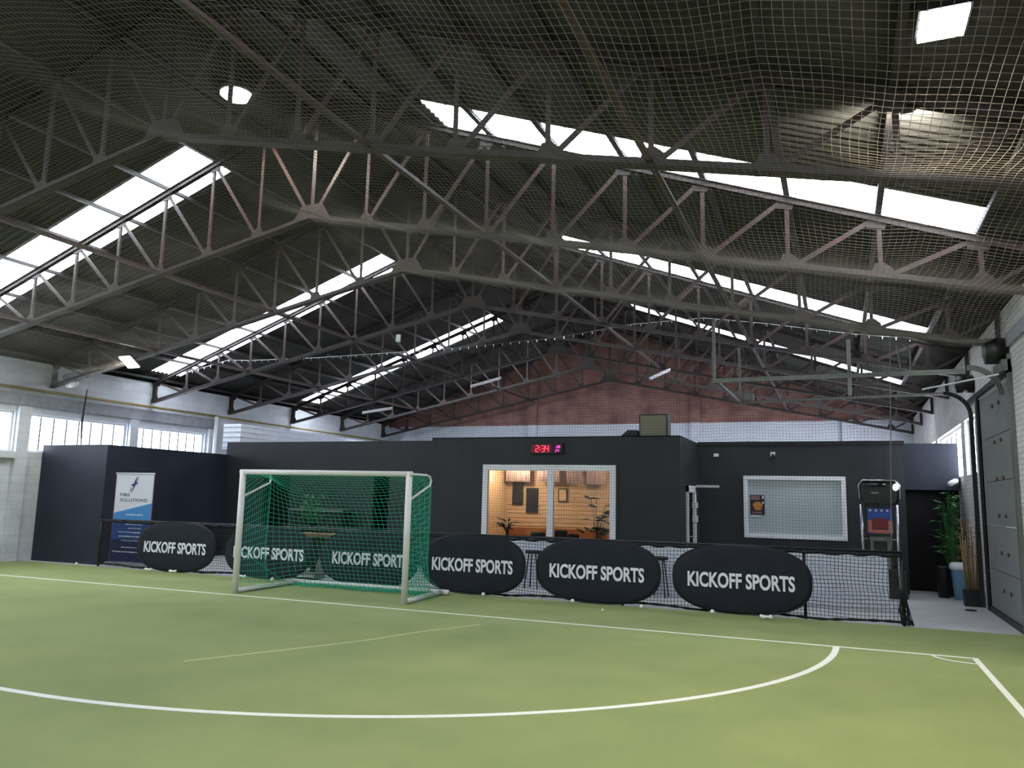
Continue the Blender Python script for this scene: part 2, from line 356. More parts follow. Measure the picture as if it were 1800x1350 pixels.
# ---------------------------------------------------------------- roof trusses
ND_R = [XC+1.06*i for i in range(1, 10)]; ND_L = [XC-1.09*i for i in range(1, 10)]
def make_truss(Y):
    t = thing('roof_truss', '', 'roof truss', (0, Y, 0), 'steel roof trusses spanning the hall')
    for s, xe in ((1, XR-.04), (-1, XL+.04)):
        for zf, nm in ((topc, 'top_chord'), (chord, 'bottom_chord')):
            m = MB(); fl = -1 if nm == 'top_chord' else 1
            m.angle((XC, Y-.035, zf(XC)), (xe, Y-.035, zf(xe)), .075, .009, flip=fl); m.angle((XC, Y+.045, zf(XC)), (xe, Y+.045, zf(xe)), .075, .009, flip=fl)
            m.build(nm, 'steel', t)
    nodes = [(XC, 0)]
    MB().angle((XC, Y, chord(XC)), (XC, Y, topc(XC)), .07, .01).build('king_post', 'steel', t)
    for nd in (ND_R, ND_L):
        prev = XC
        for x in nd:
            MB().angle((x, Y, chord(x)), (x, Y, topc(x)), .055, .009, (0, 1, 0)).build('web_post', 'steel_red', t)
            m = MB(); q0 = Vector((prev, Y, chord(prev))); q1 = Vector((x, Y, topc(x)))
            m.angle(q0, q1, .06, .009, (0, 1, 0)); m.build('web_diagonal', 'steel_red', t)
            prev = x
        xe = (XR-.05) if nd is ND_R else (XL+.05)
        MB().angle((prev, Y, chord(prev)), (xe, Y, topc(xe)-.05), .05, .009, (0, 1, 0)).build('web_diagonal', 'steel', t)
        MB().angle((xe, Y, chord(xe)), (xe, Y, topc(xe)), .07, .009, (0, 1, 0)).build('end_post', 'steel', t)
        for x in nd:
            s = 1 if x > XC else -1
            z = chord(x); MB().prism([(x-.13*s, z+.2075*.13+.01), (x+.16*s, z-.2075*.16+.01), (x+.13*s, z+.12), (x+.04*s, z+.2), (x-.06*s, z+.2)], 1, Y-.008, Y+.008).build('gusset_plate', 'steel', t)
            z = topc(x); MB().prism([(x-.12*s, z+.36*.12-.01), (x+.12*s, z-.36*.12-.01), (x+.06*s, z-.17), (x-.14*s, z-.13)], 1, Y-.008, Y+.008).build('gusset_plate', 'steel', t)
    MB().prism([(XC-.42, chord(XC-.42)), (XC, chord(XC)-.02), (XC+.42, chord(XC+.42)), (XC+.2, 6.46), (XC-.2, 6.46)], 1, Y-.008, Y+.008).build('ridge_gusset', 'steel', t)
    return t
proto = make_truss(0.)
TL = {-8.4: 'roof truss hidden behind the camera, rearmost', -5.3: 'roof truss behind the camera, second from the back', -2.2: 'roof truss just behind the camera', .85: 'roof truss above the camera', 3.97: 'roof truss overhead just outside the top of the view',
      7.10: 'nearest visible brown roof truss, crossing the top of the picture', 10.23: 'second roof truss from the camera, cut against the largest roof lights',
      13.35: 'third roof truss from the camera, with the dark net edge hanging on it', 16.45: 'fourth roof truss, crossing the middle pair of roof lights', 19.5: 'fifth roof truss from the camera, between two pairs of roof lights',
      22.6: 'sixth roof truss, under the farthest pair of roof lights', 25.6: 'next to last roof truss before the red brick gable', 28.6: 'last roof truss, standing against the red brick gable'}
for i, Y in enumerate(TRUSS):
    o = proto if i == 0 else dup(proto, (0, Y, 0)); o.location = (0, Y, 0); o['label'] = TL[Y]
# purlins
ORD = ['first', 'second', 'third', 'fourth', 'fifth', 'sixth', 'seventh', 'eighth', 'ninth']
for side, nd in (('right', ND_R), ('left', ND_L)):
    for i, x in enumerate(nd):
        m = MB(); z = topc(x)+.05; m.box(x-.035, x+.035, YB+.01, YF-.01, z-.005, z+.055)
        o = m.build('roof_purlin', 'purlin'); tag(o, '%s purlin down from the ridge on the %s roof slope' % (ORD[i], side), 'purlin', 'purlins under the roof sheets')
for i, x in ((2, ND_R[2]), (5, ND_R[5]), (2, ND_L[2]), (5, ND_L[5])):
    m = MB(); z = chord(x)+.03; m.angle((x, YB+.01, z), (x, YF-.01, z), .07, .009)
    o = m.build('tie_bar', 'steel_red')
    tag(o, 'reddish lengthwise tie bar %s on the %s side' % ('near the ridge' if i == 2 else 'low down near the wall', 'right' if x > XC else 'left'), 'tie bar', 'lengthwise steel tie bars')

# ---------------------------------------------------------------- ceiling safety net
def sag(y):
    for a, b in zip([-2.2]+TRUSS, TRUSS):
        if a <= y <= b: return math.sin(math.pi*(y-a)/(b-a))
    return 0
def netz(x, y):
    s = sag(y); return chord(x)-.07-.16*s*s-.03*s*math.sin(x*2.3+y)-.02*math.sin(x*5.1)
x0, x1 = XL+.32, XR-.34; y0, y1 = -1.0, 13.3
lines = []
n = int((x1-x0)/.06)
for i in range(n+1):
    x = x0+(x1-x0)*i/n; lines.append([(x+.012*math.sin(k*1.3+i*.2), y0+(y1-y0)*k/44, netz(x, y0+(y1-y0)*k/44)) for k in range(45)])
n = int((y1-y0)/.072)
for i in range(n+1):
    y = y0+(y1-y0)*i/n; lines.append([(x0+(x1-x0)*k/50, y+.012*math.sin(k*1.1), netz(x0+(x1-x0)*k/50, y)) for k in range(51)])
o = MB().strands(lines, .0021).build('overhead_net', 'net_beige', smooth=True)
tag(o, 'pale safety net stretched below the roof over the pitch', 'safety net')
# vertical net behind the goal
lines = []; vx0, vx1 = -7.5, .66; n = int((vx1-vx0)/.047)
for i in range(n+1):
    x = vx0+(vx1-vx0)*i/n; lines.append([(x+.01*math.sin(k*1.1+i*.3), 13.22+.02*math.sin(k*.8+i*.05), 1.04+(chord(x)-.1-1.04)*k/10) for k in range(11)])
for i in range(int((6.0-1.04)/.047)):
    z = 1.05+i*.047; dx = (6.1-z)/.2075; a = max(vx0, XC-dx); b = min(vx1, XC+dx)
    if b > a: lines.append([(a+(b-a)*k/24, 13.22+.02*math.sin(k*.9+i*.05), z-.012*math.sin(k*1.3)) for k in range(25)])
o = MB().strands(lines, .0016).build('backstop_net', 'net_black'); tag(o, 'fine black net hanging behind the goal up to the roof truss', 'safety net')
o = MB().tube([(.80, 13.3, 4.35), (.75, 13.3, 3.0), (.68, 13.3, 1.08)], .008, 6).build('net_rope', 'grey_metal'); tag(o, 'thin dark rope at the right end of the hanging net', 'rope')

# ---------------------------------------------------------------- lamps
def floodlight(name, label, c, w, d, rotx=0, roty=0, watts=60, round_=False, stem=.1, aim=(0, 0, -1), cone=2.6, off=0., tint=(1, .93, .85), lens='led_panel', group='lit ceiling lamps'):
    t = thing(name, label, 'ceiling lamp', c, group); x, y, z = c
    if round_:
        MB().lathe((x, y, z), [(w*.5, 0), (w*.52, .03), (w*.4, .12), (w*.15, .2), (w*.1, .26)], 20).build('reflector', 'grey_metal', t, True)
        MB().lathe((x, y, z-.05), [(w*.1, -.035), (w*.36, -.02), (w*.48, .02), (w*.47, .045)], 20).build('lens', 'led_panel', t, True)
    else:
        MB().box(x-w/2-.02, x+w/2+.02, y-d/2-.02, y+d/2+.02, z+.005, z+.07).build('housing', 'black_metal', t)
        MB().box(x-w/2, x+w/2, y-d/2, y+d/2, z-.02, z+.004).build('lens', lens, t)
    MB().bar((x, y, z+.06), (x, y, z+.06+stem), .03, .03, (0, 1, 0)).build('bracket', 'black_metal', t)
    ld = bpy.data.lights.new(name+'_glow', 'SPOT'); ld.energy = watts; ld.shadow_soft_size = .08; ld.color = tint; ld.spot_size = cone; ld.spot_blend = .35
    lo = bpy.data.objects.new(name+'_glow', ld); C.objects.link(lo); lo.location = (x, y+off, z-.07); lo.rotation_euler = Vector(aim).to_track_quat('-Z', 'Y').to_euler(); lo.parent = t; lo.matrix_parent_inverse = t.matrix_basis.inverted()
    return t
floodlight('floodlight', 'bright square lamp under the roof at the top right, behind the net', (.79, 5.92, 5.12), .30, .36, watts=620, stem=.03, aim=(0, -.05, -1), cone=1.9, tint=(1, .84, .62))
floodlight('floodlight', 'small added floodlight turned away behind the nearest truss at the right', (.66, 7.29, 5.17), .11, .10, watts=200, stem=.12, aim=(.12, 1, -.12), cone=2.5, off=.09, lens='black_metal')  # added lamp, inferred from the lit patch of roof and net; fixture unseen
floodlight('bay_light', 'bright round lamp high under the ridge behind the nearest truss', (-8.50, 8.93, 7.86), .5, .5, watts=900, round_=True, stem=.2, aim=(.05, .35, -1), cone=2.5, tint=(1, .9, .76))
floodlight('floodlight', 'small bright lamp low on the left near the wall windows', (-15.22, 13.27, 4.66), .34, .36, watts=120, stem=.18).rotation_euler = (-.6, 0, 0)

# ---------------------------------------------------------------- partitions at the far end
struct(MB().box(XL+.02, -15.70, 13.32, 17.2, 0, 2.74).build('wall_west_room', 'navy_wall'), 'dark blue black room box at the left corner')
wf = MB()       # long black wall with dark recesses
X0, X1, ya, yb, zt = -15.715, -8.3, 17.2, 17.35, 3.08
cur = X0
for a, b in ((-14.37, -13.5), (-10.9, -10.45)):
    wf.box(cur, a, ya, yb, 0, zt); wf.box(a, b, ya, yb, 2.25, zt); cur = b
wf.box(cur, X1, ya, yb, 0, zt); wf.box(X0, X1, yb, 18.8, zt-.08, zt)
struct(wf.build('wall_middle_left', 'black_wall'), 'long black painted partition behind the goal')
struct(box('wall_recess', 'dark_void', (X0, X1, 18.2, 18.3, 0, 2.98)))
# white insulated box room above
m = MB().box(-16.12, -15.5, 17.45, 25.5, 2.9, 3.62); 
for z in (2.98, 3.12, 3.26, 3.40, 3.54): m.box(-15.51, -15.49, 17.45, 25.5, z, z+.012); m.box(-16.12, -15.5, 17.435, 17.455, z, z+.012)
struct(m.build('wall_cold_room', 'panel_white'), 'white ribbed panel box standing behind the black partition')

# cafe box with the big window: front wall Y 15.76
Wy, Wx0, Wx1, Wt = 15.76, -8.5, -2.92, 3.03
wx0, wx1, wz0, wz1 = -7.20, -4.22, .80, 2.43
m = MB(); m.box(Wx0, wx0, Wy, Wy+.14, 0, Wt); m.box(wx1, Wx1, Wy, Wy+.14, 0, Wt); m.box(wx0, wx1, Wy, Wy+.14, 0, wz0); m.box(wx0, wx1, Wy, Wy+.14, wz1, Wt)
struct(m.build('wall_cafe_front', 'black_wall'), 'black front wall of the clubroom with the wide window')
m = MB(); m.box(Wx1-.14, Wx1, Wy+.14, 16.38, 0, Wt); m.box(Wx1-.14, Wx1, 16.38, 17.35, 2.06, Wt); m.box(Wx1-.14, Wx1, 17.35, 19.9, 0, Wt)
struct(m.build('wall_cafe_side', 'black_wall'), 'black side wall of the clubroom beside the white door')
m = MB(); m.box(Wx0, Wx0+.14, Wy+.14, 19.9, 0, Wt)
struct(m.build('wall_cafe_left', ['black_wall']))
struct(box('wall_cafe_left_lining', 'cafe_wall', (Wx0+.141, Wx0+.17, Wy+.14, 19.8, 0, 2.74)), 'tan inner face of the clubroom left wall')
struct(box('ceiling_cafe', 'cafe_wall', (Wx0+.14, Wx1-.14, Wy+.14, 19.9, 2.75, Wt-.02)))
m = MB(); m.cur = 0; m.box(Wx0+.14, Wx1-.14, 19.8, 19.95, .95, 2.75); m.cur = 1; m.box(Wx0+.14, Wx1-.14, 19.79, 19.95, 0, .95)
for k in range(16): m.cur = 0; m.box(Wx0+.14, Wx1-.14, 19.785, 19.8, 1.0+k*.11, 1.09+k*.11)
struct(m.build('wall_cafe_rear', ['cafe_wall', 'cafe_low']), 'warm slatted rear wall inside the clubroom')
# window frame + glass
def framed(name, x0, x1, z0, z1, y, t, mull=None, d=.08):
    m = MB(); m.box(x0, x1, y-d/2, y+d/2, z1-t, z1); m.box(x0, x1, y-d/2, y+d/2, z0, z0+t); m.box(x0, x0+t, y-d/2, y+d/2, z0+t, z1-t); m.box(x1-t, x1, y-d/2, y+d/2, z0+t, z1-t)
    if mull: m.box(mull-t*.55, mull+t*.55, y-d/2-.01, y+d/2, z0+t, z1-t)
    return m.build(name, 'frame_white', bevel=.006)
o = struct(framed('window_%d' % wn, wx0, wx1, wz0, wz1, Wy-.01, .125, -5.63), 'white framed double window of the warm clubroom'); wn += 1
box('pane', 'glass', (wx0+.1, wx1-.1, Wy+.01, Wy+.016, wz0+.1, wz1-.1), o)
# right black box with the grey window
Ry = 17.8
struct(box('wall_middle_right', 'black_wall', (-2.90, 1.21, Ry, Ry+.15, 0, 3.03)), 'black partition with the white framed grey window')
struct(box('trim_20', 'banner_edge', (-2.90, 1.23, Ry-.02, Ry+1.0, 2.97, 3.05)))
o = struct(framed('window_%d' % wn, -1.93, .11, 1.0, 2.31, Ry-.03, .085), 'white framed window with grey green frosted glass'); wn += 1
box('pane', 'window2_glass', (-1.9, .08, Ry-.015, Ry-.005, 1.03, 2.28), o)
struct(box('wall_corridor', 'navy_wall', (1.15, XR-.02, 18.6, 18.75, 2.08, 3.05)), 'dark lintel wall above the corridor opening')
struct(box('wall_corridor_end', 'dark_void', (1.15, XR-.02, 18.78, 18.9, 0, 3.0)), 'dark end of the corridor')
struct(box('wall_right_return', 'navy_wall', (1.07, 1.21, Ry+.15, 18.75, 0, 3.03)))

# white side door of the clubroom
t = thing('side_door', 'open white framed glazed door in the side of the clubroom', 'door', (Wx1, 16.4, 0))
m = MB(); m.box(Wx1-.02, Wx1+.05, 16.38, 16.46, 0, 2.06); m.box(Wx1-.02, Wx1+.05, 17.27, 17.35, 0, 2.06); m.box(Wx1-.02, Wx1+.05, 16.38, 17.35, 1.92, 2.06); m.build('door_frame', 'frame_white', t)
m = MB(); m.box(Wx1-.09, Wx1-.05, 16.46, 17.27, 0, 1.92); m.build('door_leaf', 'black_wall', t)
m = MB(); m.box(Wx1+.02, Wx1+.07, 17.05, 17.2, .1, 1.9); m.box(Wx1+.02, Wx1+.1, 17.0, 17.24, 1.6, 1.72); m.box(Wx1+.02, Wx1+.1, 17.0, 17.24, 1.3, 1.44); m.build('door_edge', 'frame_white', t)
MB().bar((Wx1+.05, 17.3, 2.06), (Wx1+.55, 17.2, 2.06), .03, .05).build('door_closer', 'frame_white', t)
MB().bar((Wx1+.02, 16.48, 1.02), (Wx1+.1, 16.62, 1.02), .03, .03).build('door_handle', 'chrome', t)

# clubroom interior
cl = bpy.data.lights.new('clubroom_light', 'POINT')
def bulb(x, y, z, watts, label):
    t = thing('pendant_lamp', label, 'lamp', (x, y, z), 'warm lamps in the clubroom')
    MB().sphere((x, y, z), .07).build('bulb', 'warm_bulb', t, True); MB().bar((x, y, z+.06), (x, y, 2.76), .01, .01, (0, 1, 0)).build('cord', 'black_metal', t)
    l = bpy.data.lights.new('pendant_glow', 'POINT'); l.energy = watts; l.color = (1, .8, .6); l.shadow_soft_size = .1
    lo = bpy.data.objects.new('pendant_glow', l); C.objects.link(lo); lo.location = (x, y, z-.12); lo.parent = t; lo.matrix_parent_inverse = t.matrix_basis.inverted()
bulb(-7.6, 18.7, 2.60, 58, 'warm bulb over the left half of the clubroom')
bulb(-4.6, 18.4, 2.60, 50, 'warm bulb over the right half of the clubroom')
def pleat(x0, x1, y, z0, z1, label, slant=0):  # pale pleated strip hung high at the rear of the clubroom
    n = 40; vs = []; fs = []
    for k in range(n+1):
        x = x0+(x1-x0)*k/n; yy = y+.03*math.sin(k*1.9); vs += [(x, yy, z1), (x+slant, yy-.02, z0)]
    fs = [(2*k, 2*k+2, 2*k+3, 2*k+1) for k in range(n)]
    m = MB(); m.add(vs, fs); o = m.build('pleat', 'pleat', smooth=True); o.modifiers.new('s', 'SOLIDIFY').thickness = .006
    tag(o, label, 'pleat', 'short pleats inside the clubroom')
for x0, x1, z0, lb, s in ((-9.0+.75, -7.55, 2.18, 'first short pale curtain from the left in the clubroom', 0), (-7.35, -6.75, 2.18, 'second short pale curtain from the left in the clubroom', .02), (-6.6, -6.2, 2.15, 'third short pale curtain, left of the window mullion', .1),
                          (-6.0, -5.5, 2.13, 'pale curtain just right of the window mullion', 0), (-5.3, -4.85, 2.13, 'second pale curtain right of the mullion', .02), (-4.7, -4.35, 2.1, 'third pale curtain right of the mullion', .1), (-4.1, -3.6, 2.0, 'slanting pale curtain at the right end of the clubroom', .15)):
    pleat(x0, x1, 19.5, z0-.02, 2.72, lb, s)
def frame_pic(x0, x1, z0, z1, label, m='screen_dark'):
    t = thing('wall_picture', label, 'picture', ((x0+x1)/2, 19.76, z0), 'pictures on the clubroom rear wall')
    box('picture_frame', 'black_metal', (x0, x1, 19.74, 19.784, z0, z1), t); box('print', m, (x0+.03, x1-.03, 19.735, 19.74, z0+.03, z1-.03), t)
frame_pic(-8.15, -7.85, 1.55, 2.15, 'dark picture at the left edge of the clubroom wall')
frame_pic(-7.75, -7.42, 1.35, 2.0, 'tall dark picture beside the warm glow in the clubroom')
frame_pic(-6.85, -6.6, 1.65, 2.0, 'small framed picture left of the window mullion', 'cafe_wall')
frame_pic(-3.75, -3.4, 1.2, 2.0, 'dark picture at the right edge of the clubroom wall')
t = thing('menu_screen', 'small dark screen at the lower right of the clubroom', 'screen', (-3.95, 19.3, 0))
box('screen', 'screen_dark', (-4.15, -3.75, 19.2, 19.24, .75, .98), t); box('stand', 'black_metal', (-4.0, -3.9, 19.2, 19.26, 0, .75), t)
box_o = box('counter', 'cafe_wall', (-5.1, -3.3, 19.3, 19.7, 0, 1.28)); tag(box_o, 'tan counter at the right of the clubroom', 'counter')
def plant(x, y, z, h, label, nleaf=14, lw=.09, ll=.3, m='leaf_dark', pot='terracotta', potr=.12, stem=.5, seed=1, group=None, spread=1., pothigh=.22, xmax=None):
    rnd = random.Random(seed); t = thing('potted_plant', label, 'potted plant', (x, y, z), group)
    MB().lathe((x, y, z), [(potr*.7, 0), (potr, pothigh), (potr*1.05, pothigh), (potr*.9, pothigh-.015)], 14).build('pot', pot, t, True)
    st = MB(); lf = MB()
    for i in range(nleaf):
        a = rnd.uniform(0, 6.283); zz = z+pothigh+h*rnd.uniform(stem, 1); rr = rnd.uniform(.02, .12)*spread
        base = Vector((x+rr*math.cos(a), y+rr*math.sin(a), zz)); st.tube([(x, y, z+pothigh-.05), ((x+base.x)/2, (y+base.y)/2, z+pothigh+(zz-z-pothigh)*.6), base], .006, 5)
        dr = Vector((math.cos(a), math.sin(a), rnd.uniform(-.1, .9))).normalized(); sd = dr.cross(Vector((0, 0, 1))).normalized()
        L = ll*rnd.uniform(.7, 1.2); W = lw*rnd.uniform(.8, 1.2); nrm = sd.cross(dr)
        if xmax is not None and base.x+dr.x*L > xmax: dr.x = -abs(dr.x); sd = dr.cross(Vector((0, 0, 1))).normalized(); nrm = sd.cross(dr)
        p = [base, base+dr*L*.3+sd*W/2, base+dr*L*.7+sd*W*.4-nrm*.02, base+dr*L-nrm*.06, base+dr*L*.7-sd*W*.4-nrm*.02, base+dr*L*.3-sd*W/2, base+dr*L*.5+nrm*.015]
        lf.add(p, [(0, 1, 6), (1, 2, 6), (2, 3, 6), (3, 4, 6), (4, 5, 6), (5, 0, 6)])
    st.build('stem', m, t); o = lf.build('foliage', m, t, True); o.modifiers.new('s', 'SOLIDIFY').thickness = .003; return t
plant(-6.95, 16.6, .62, .35, 'small dark plant on the table behind the left pane', 18, .07, .25, seed=3)
plant(-4.95, 16.9, .45, 1.1, 'tall plant with round leaves behind the right pane', 22, .24, .28, seed=4, spread=2.6, stem=.2, potr=.16)
plant(-4.35, 18.2, 1.05, .5, 'bushy dark plant beside the warm glow on the right', 18, .1, .22, seed=5)
for i, (a, b, yy, zz, lb) in enumerate(((-6.45, -6.1, 16.7, .98, 'dark sofa back behind the left pane, further left'), (-6.05, -5.75, 17.2, 1.02, 'dark chair back beside the window mullion'), (-5.5, -5.25, 16.5, .98, 'dark chair back right of the window mullion'))):
    t = thing('cafe_chair', lb, 'chair', (a, yy, 0), 'dark seats in the clubroom')
    box('backrest', 'sofa', (a, b, yy, yy+.09, .45, zz), t, bevel=.03); box('seat', 'sofa', (a, b, yy-.45, yy, .35, .5), t, bevel=.03)
    for lx in (a+.02, b-.06):
        for ly in (yy-.43, yy+.02): box('leg', 'black_metal', (lx, lx+.04, ly, ly+.04, 0, .36), t)
t = thing('cafe_table', 'dark table along the clubroom window under the small plant', 'table', (-6.8, 16.6, 0))
box('tabletop', 'cafe_low', (-7.2, -6.5, 16.3, 16.95, .58, .62), t)
for lx in (-7.15, -6.6):
    for ly in (16.34, 16.86): box('leg', 'black_metal', (lx, lx+.05, ly, ly+.05, 0, .58), t)
t = thing('plant_stand', 'low stand under the tall round leaved plant', 'stand', (-4.95, 16.9, 0)); box('stand_top', 'cafe_low', (-5.15, -4.75, 16.7, 17.1, .41, .45), t)
for lx in (-5.13, -4.81):
    for ly in (16.72, 17.04): box('leg', 'black_metal', (lx, lx+.04, ly, ly+.04, 0, .41), t)
t = thing('plant_stand', 'tall thin stand under the bushy plant', 'stand', (-4.35, 18.2, 0)); box('stand_top', 'cafe_low', (-4.5, -4.2, 18.05, 18.35, 1.01, 1.05), t); box('pole', 'black_metal', (-4.38, -4.32, 18.17, 18.23, 0, 1.01), t)

# clock
t = thing('led_clock', 'red glowing digital wall clock reading 2:34 above the clubroom window', 'clock', (-5.72, Wy, 2.67))
box('case', 'black_metal', (-6.10, -5.36, Wy-.06, Wy-.002, 2.66, 2.89), t, bevel=.008)
box('display', 'led_glow', (-6.06, -5.62, Wy-.064, Wy-.06, 2.69, 2.85), t)
SEG = {'a': (0, 1, 1, 1), 'g': (0, .5, 1, .5), 'd': (0, 0, 1, 0), 'f': (0, .5, 0, 1), 'b': (1, .5, 1, 1), 'e': (0, 0, 0, .5), 'c': (1, 0, 1, .5)}
DG = {'2': 'abged', '3': 'abgcd', '4': 'fgbc', '8': 'abcdefg'}
def digits(name, st, x, z, w, h, m, parent, th=.014, gap=.3):
    mb = MB()
    for ch in st:
        if ch == ':': mb.box(x, x+th, Wy-.07, Wy-.064, z+h*.28, z+h*.28+th); mb.box(x, x+th, Wy-.07, Wy-.064, z+h*.66, z+h*.66+th); x += th+w*gap; continue
        if ch == ' ': x += w; continue
        for s in DG[ch]:
            a, b, c, d = SEG[s]; mb.bar((x+a*w, Wy-.067, z+b*h), (x+c*w, Wy-.067, z+d*h), th*.6, th, (0, 1, 0))
        x += w+w*gap
    return mb.build(name, m, parent)
digits('time_digits', '2:34', -5.965, 2.705, .062, .13, 'led_red', t, .015, .45)
digits('small_digits', '28', -5.50, 2.785, .03, .05, 'led_pink', t, .009, .5); digits('small_digits', '24', -5.52, 2.705, .03, .045, 'led_pink', t, .009, .5)

# speaker on the clubroom roof, small fixtures
t = thing('loudspeaker', 'grey beige loudspeaker box standing on the clubroom roof', 'loudspeaker', (-3.55, 16.3, Wt))
box('cabinet', 'black_metal', (-3.85, -3.25, 16.2, 16.55, Wt-.0, 3.52), t, bevel=.015); box('grille', 'speaker_face', (-3.82, -3.28, 16.185, 16.2, Wt+.03, 3.49), t)
o = MB().prism([(-4.28, Wt), (-3.9, Wt), (-3.9, Wt+.16), (-4.1, Wt+.16)], 1, 16.2, 16.5).build('cable_box', 'black_wall'); tag(o, 'small dark wedge shaped box left of the rooftop loudspeaker', 'box')
struct(box('ceiling_cafe_roof', 'black_wall', (Wx0, Wx1, Wy+.0, 19.9, Wt-.02, Wt)))
o = box('wall_box', 'frame_white', (-2.55, -2.45, Ry-.06, Ry-.001, 2.72, 2.79), bevel=.006); tag(o, 'tiny white box on the black wall left of the camera', 'box')
t = thing('security_camera', 'small white dome camera on the black wall above the grey window', 'security camera', (-1.31, Ry, 2.75))
MB().box(-1.36, -1.26, Ry-.04, Ry-.001, 2.72, 2.82).build('base', 'frame_white', t, bevel=.006); MB().sphere((-1.3, Ry-.08, 2.74), .045).build('dome', 'machine_black', t, True)
t = thing('security_camera', 'white bullet camera at the corner of the corridor lintel', 'security camera', (2.1, 18.3, 2.2))
MB().tube([(2.05, 18.1, 2.2), (2.18, 18.35, 2.26)], .055, 10).build('housing', 'frame_white', t, True); MB().bar((2.18, 18.35, 2.26), (2.24, 18.6, 2.3), .03, .03).build('bracket', 'frame_white', t)
# poster
t = thing('poster', 'dark poster with an orange picture taped inside the grey window', 'poster', (-1.65, Ry-.02, 1.5))
yp = Ry-.02
box('paper', 'poster_dark', (-1.80, -1.50, yp-.006, yp-.001, 1.48, 1.90), t)
MB().prism([(-1.75+.0, 1.70), (-1.68, 1.76), (-1.6, 1.76), (-1.545, 1.7), (-1.58, 1.58), (-1.70, 1.58)], 1, yp-.009, yp-.006).build('printed_picture', 'poster_orange', t)
box('printed_title', 'poster_pink', (-1.78, -1.6, yp-.009, yp-.006, 1.80, 1.88), t); box('printed_footer', 'poster_pink', (-1.76, -1.56, yp-.009, yp-.006, 1.51, 1.545), t)
box('printed_badge', 'text_white', (-1.55, -1.515, yp-.009, yp-.006, 1.82, 1.885), t); box('printed_badge', 'text_white', (-1.55, -1.515, yp-.009, yp-.006, 1.72, 1.76), t)
box('paper_strip', 'text_white', (-1.79, -1.58, yp-.006, yp-.001, 1.44, 1.475), t)

# ---------------------------------------------------------------- low wall behind the fence
struct(box('wall_low_white', 'wall_white_x', (-6.60, .70, 14.95, 15.1, 0, .90)), 'low white painted brick wall behind the fence')
m = MB(); m.cur = 0; m.box(-8.15, -6.62, 14.95, 15.1, 0, .46); m.cur = 1; m.box(-8.2, -6.62, 14.93, 15.12, .46, .52)
brickmat('brick_orange', (190, 124, 96), (172, 108, 82), (206, 190, 176), 'x', .2)
o = m.build('wall_low_brick', ['brick_orange', 'wall_white_x']); struct(o, 'short orange brick wall with a white cap')
def stool(x, y, label):
    t = thing('bar_stool', label, 'stool', (x, y, 0), 'stools behind the fence')
    MB().lathe((x, y, .66), [(.15, 0), (.17, .02), (.17, .05), (.14, .06)], 14).build('seat', 'sofa', t, True)
    for a in (.7, 2.3, 3.9, 5.5): MB().bar((x+.1*math.cos(a), y+.1*math.sin(a), .67), (x+.19*math.cos(a), y+.19*math.sin(a), 0), .02, .02, (0, 1, 0)).build('leg', 'black_metal', t)
stool(-5.55, 14.6, 'dark stool between the first and second banners right of the goal'); stool(-3.1, 14.6, 'dark stool behind the gap between the two rightmost banners')
# high table, plant and shelf behind the goal net
t = thing('high_table', 'wooden topped high table behind the goal net', 'table', (-10.35, 14.5, 0))
m = MB(); m.prism([(-10.95+.0, 14.2), (-9.78, 14.2), (-9.7, 14.3), (-9.7, 14.7), (-9.78, 14.8), (-10.95, 14.8), (-11.03, 14.7), (-11.03, 14.3)], 2, .80, .87); m.build('tabletop', 'wood', t, bevel=.01)
box('pedestal', 'black_metal', (-10.6, -10.3, 14.35, 14.65, .03, .80), t); box('foot', 'grey_stone', (-10.85, -10.2, 14.2, 14.8, 0, .05), t)
o = MB().lathe((-9.98, 13.85, 0), [(.12, 0), (.09, .18), (.05, .36), (.035, .38)], 14).build('traffic_cone', 'grey_stone', smooth=True); tag(o, 'pale cone shaped weight standing beside the high table', 'cone')
t = thing('sideboard', 'black sideboard with a pale edge behind the goal net', 'sideboard', (-12.3, 16.9, 0))
box('body', 'sofa', (-13.0, -11.5, 16.75, 17.18, 0, 1.28), t); box('top_board', 'grey_metal', (-13.1, -11.45, 16.7, 17.19, 1.28, 1.33), t)
for k in range(3): box('door', 'machine_black', (-12.98+k*.5, -12.52+k*.5, 16.735, 16.75, .08, 1.2), t)
plant(-11.75, 15.9, .80, .62, 'bright green potted plant behind the goal net', 46, .06, .26, m='leaf', pot='black_metal', seed=9, spread=1.6, stem=.05)
t = thing('plant_stand', 'dark stand under the bright green plant behind the goal', 'stand', (-11.75, 15.9, 0)); box('stand_body', 'sofa', (-11.95, -11.55, 15.7, 16.1, 0, .80), t)

# ---------------------------------------------------------------- fence along the back of the pitch
FY = 13.12; t = thing('netting_fence', 'low black netting fence behind the goal with round banners leaning on it', 'fence', (-15.4, FY, 0))
MB().tube([(-15.45, FY, 1.03), (.82, FY, 1.045)], .022, 8).build('top_rail', 'black_metal', t, True)
for x in (-15.42, -12.9, -10.35, -7.9, -5.9, -3.4, -.55, .80): MB().tube([(x, FY, 0), (x, FY, 1.03)], .024, 8).build('post', 'black_metal', t, True)
m = MB(); m.tube([(-15.4+16.2*k/160, FY-.03, 1.0+.012*math.sin(k*1.7)) for k in range(161)], [.022+.010*math.sin(k*.9)**2 for k in range(161)], 6); m.build('top_cord', 'net_black', t)
m = MB(); m.tube([(-15.4+16.2*k/160, FY-.05+.02*math.sin(k), .06+.018*math.sin(k*.37)-.02*(k/160)) for k in range(161)], [.014+.012*math.sin(k*1.3)**2 for k in range(161)], 6); m.build('bottom_cord', 'net_black', t)
lines = []
n = int(16.15/.055)
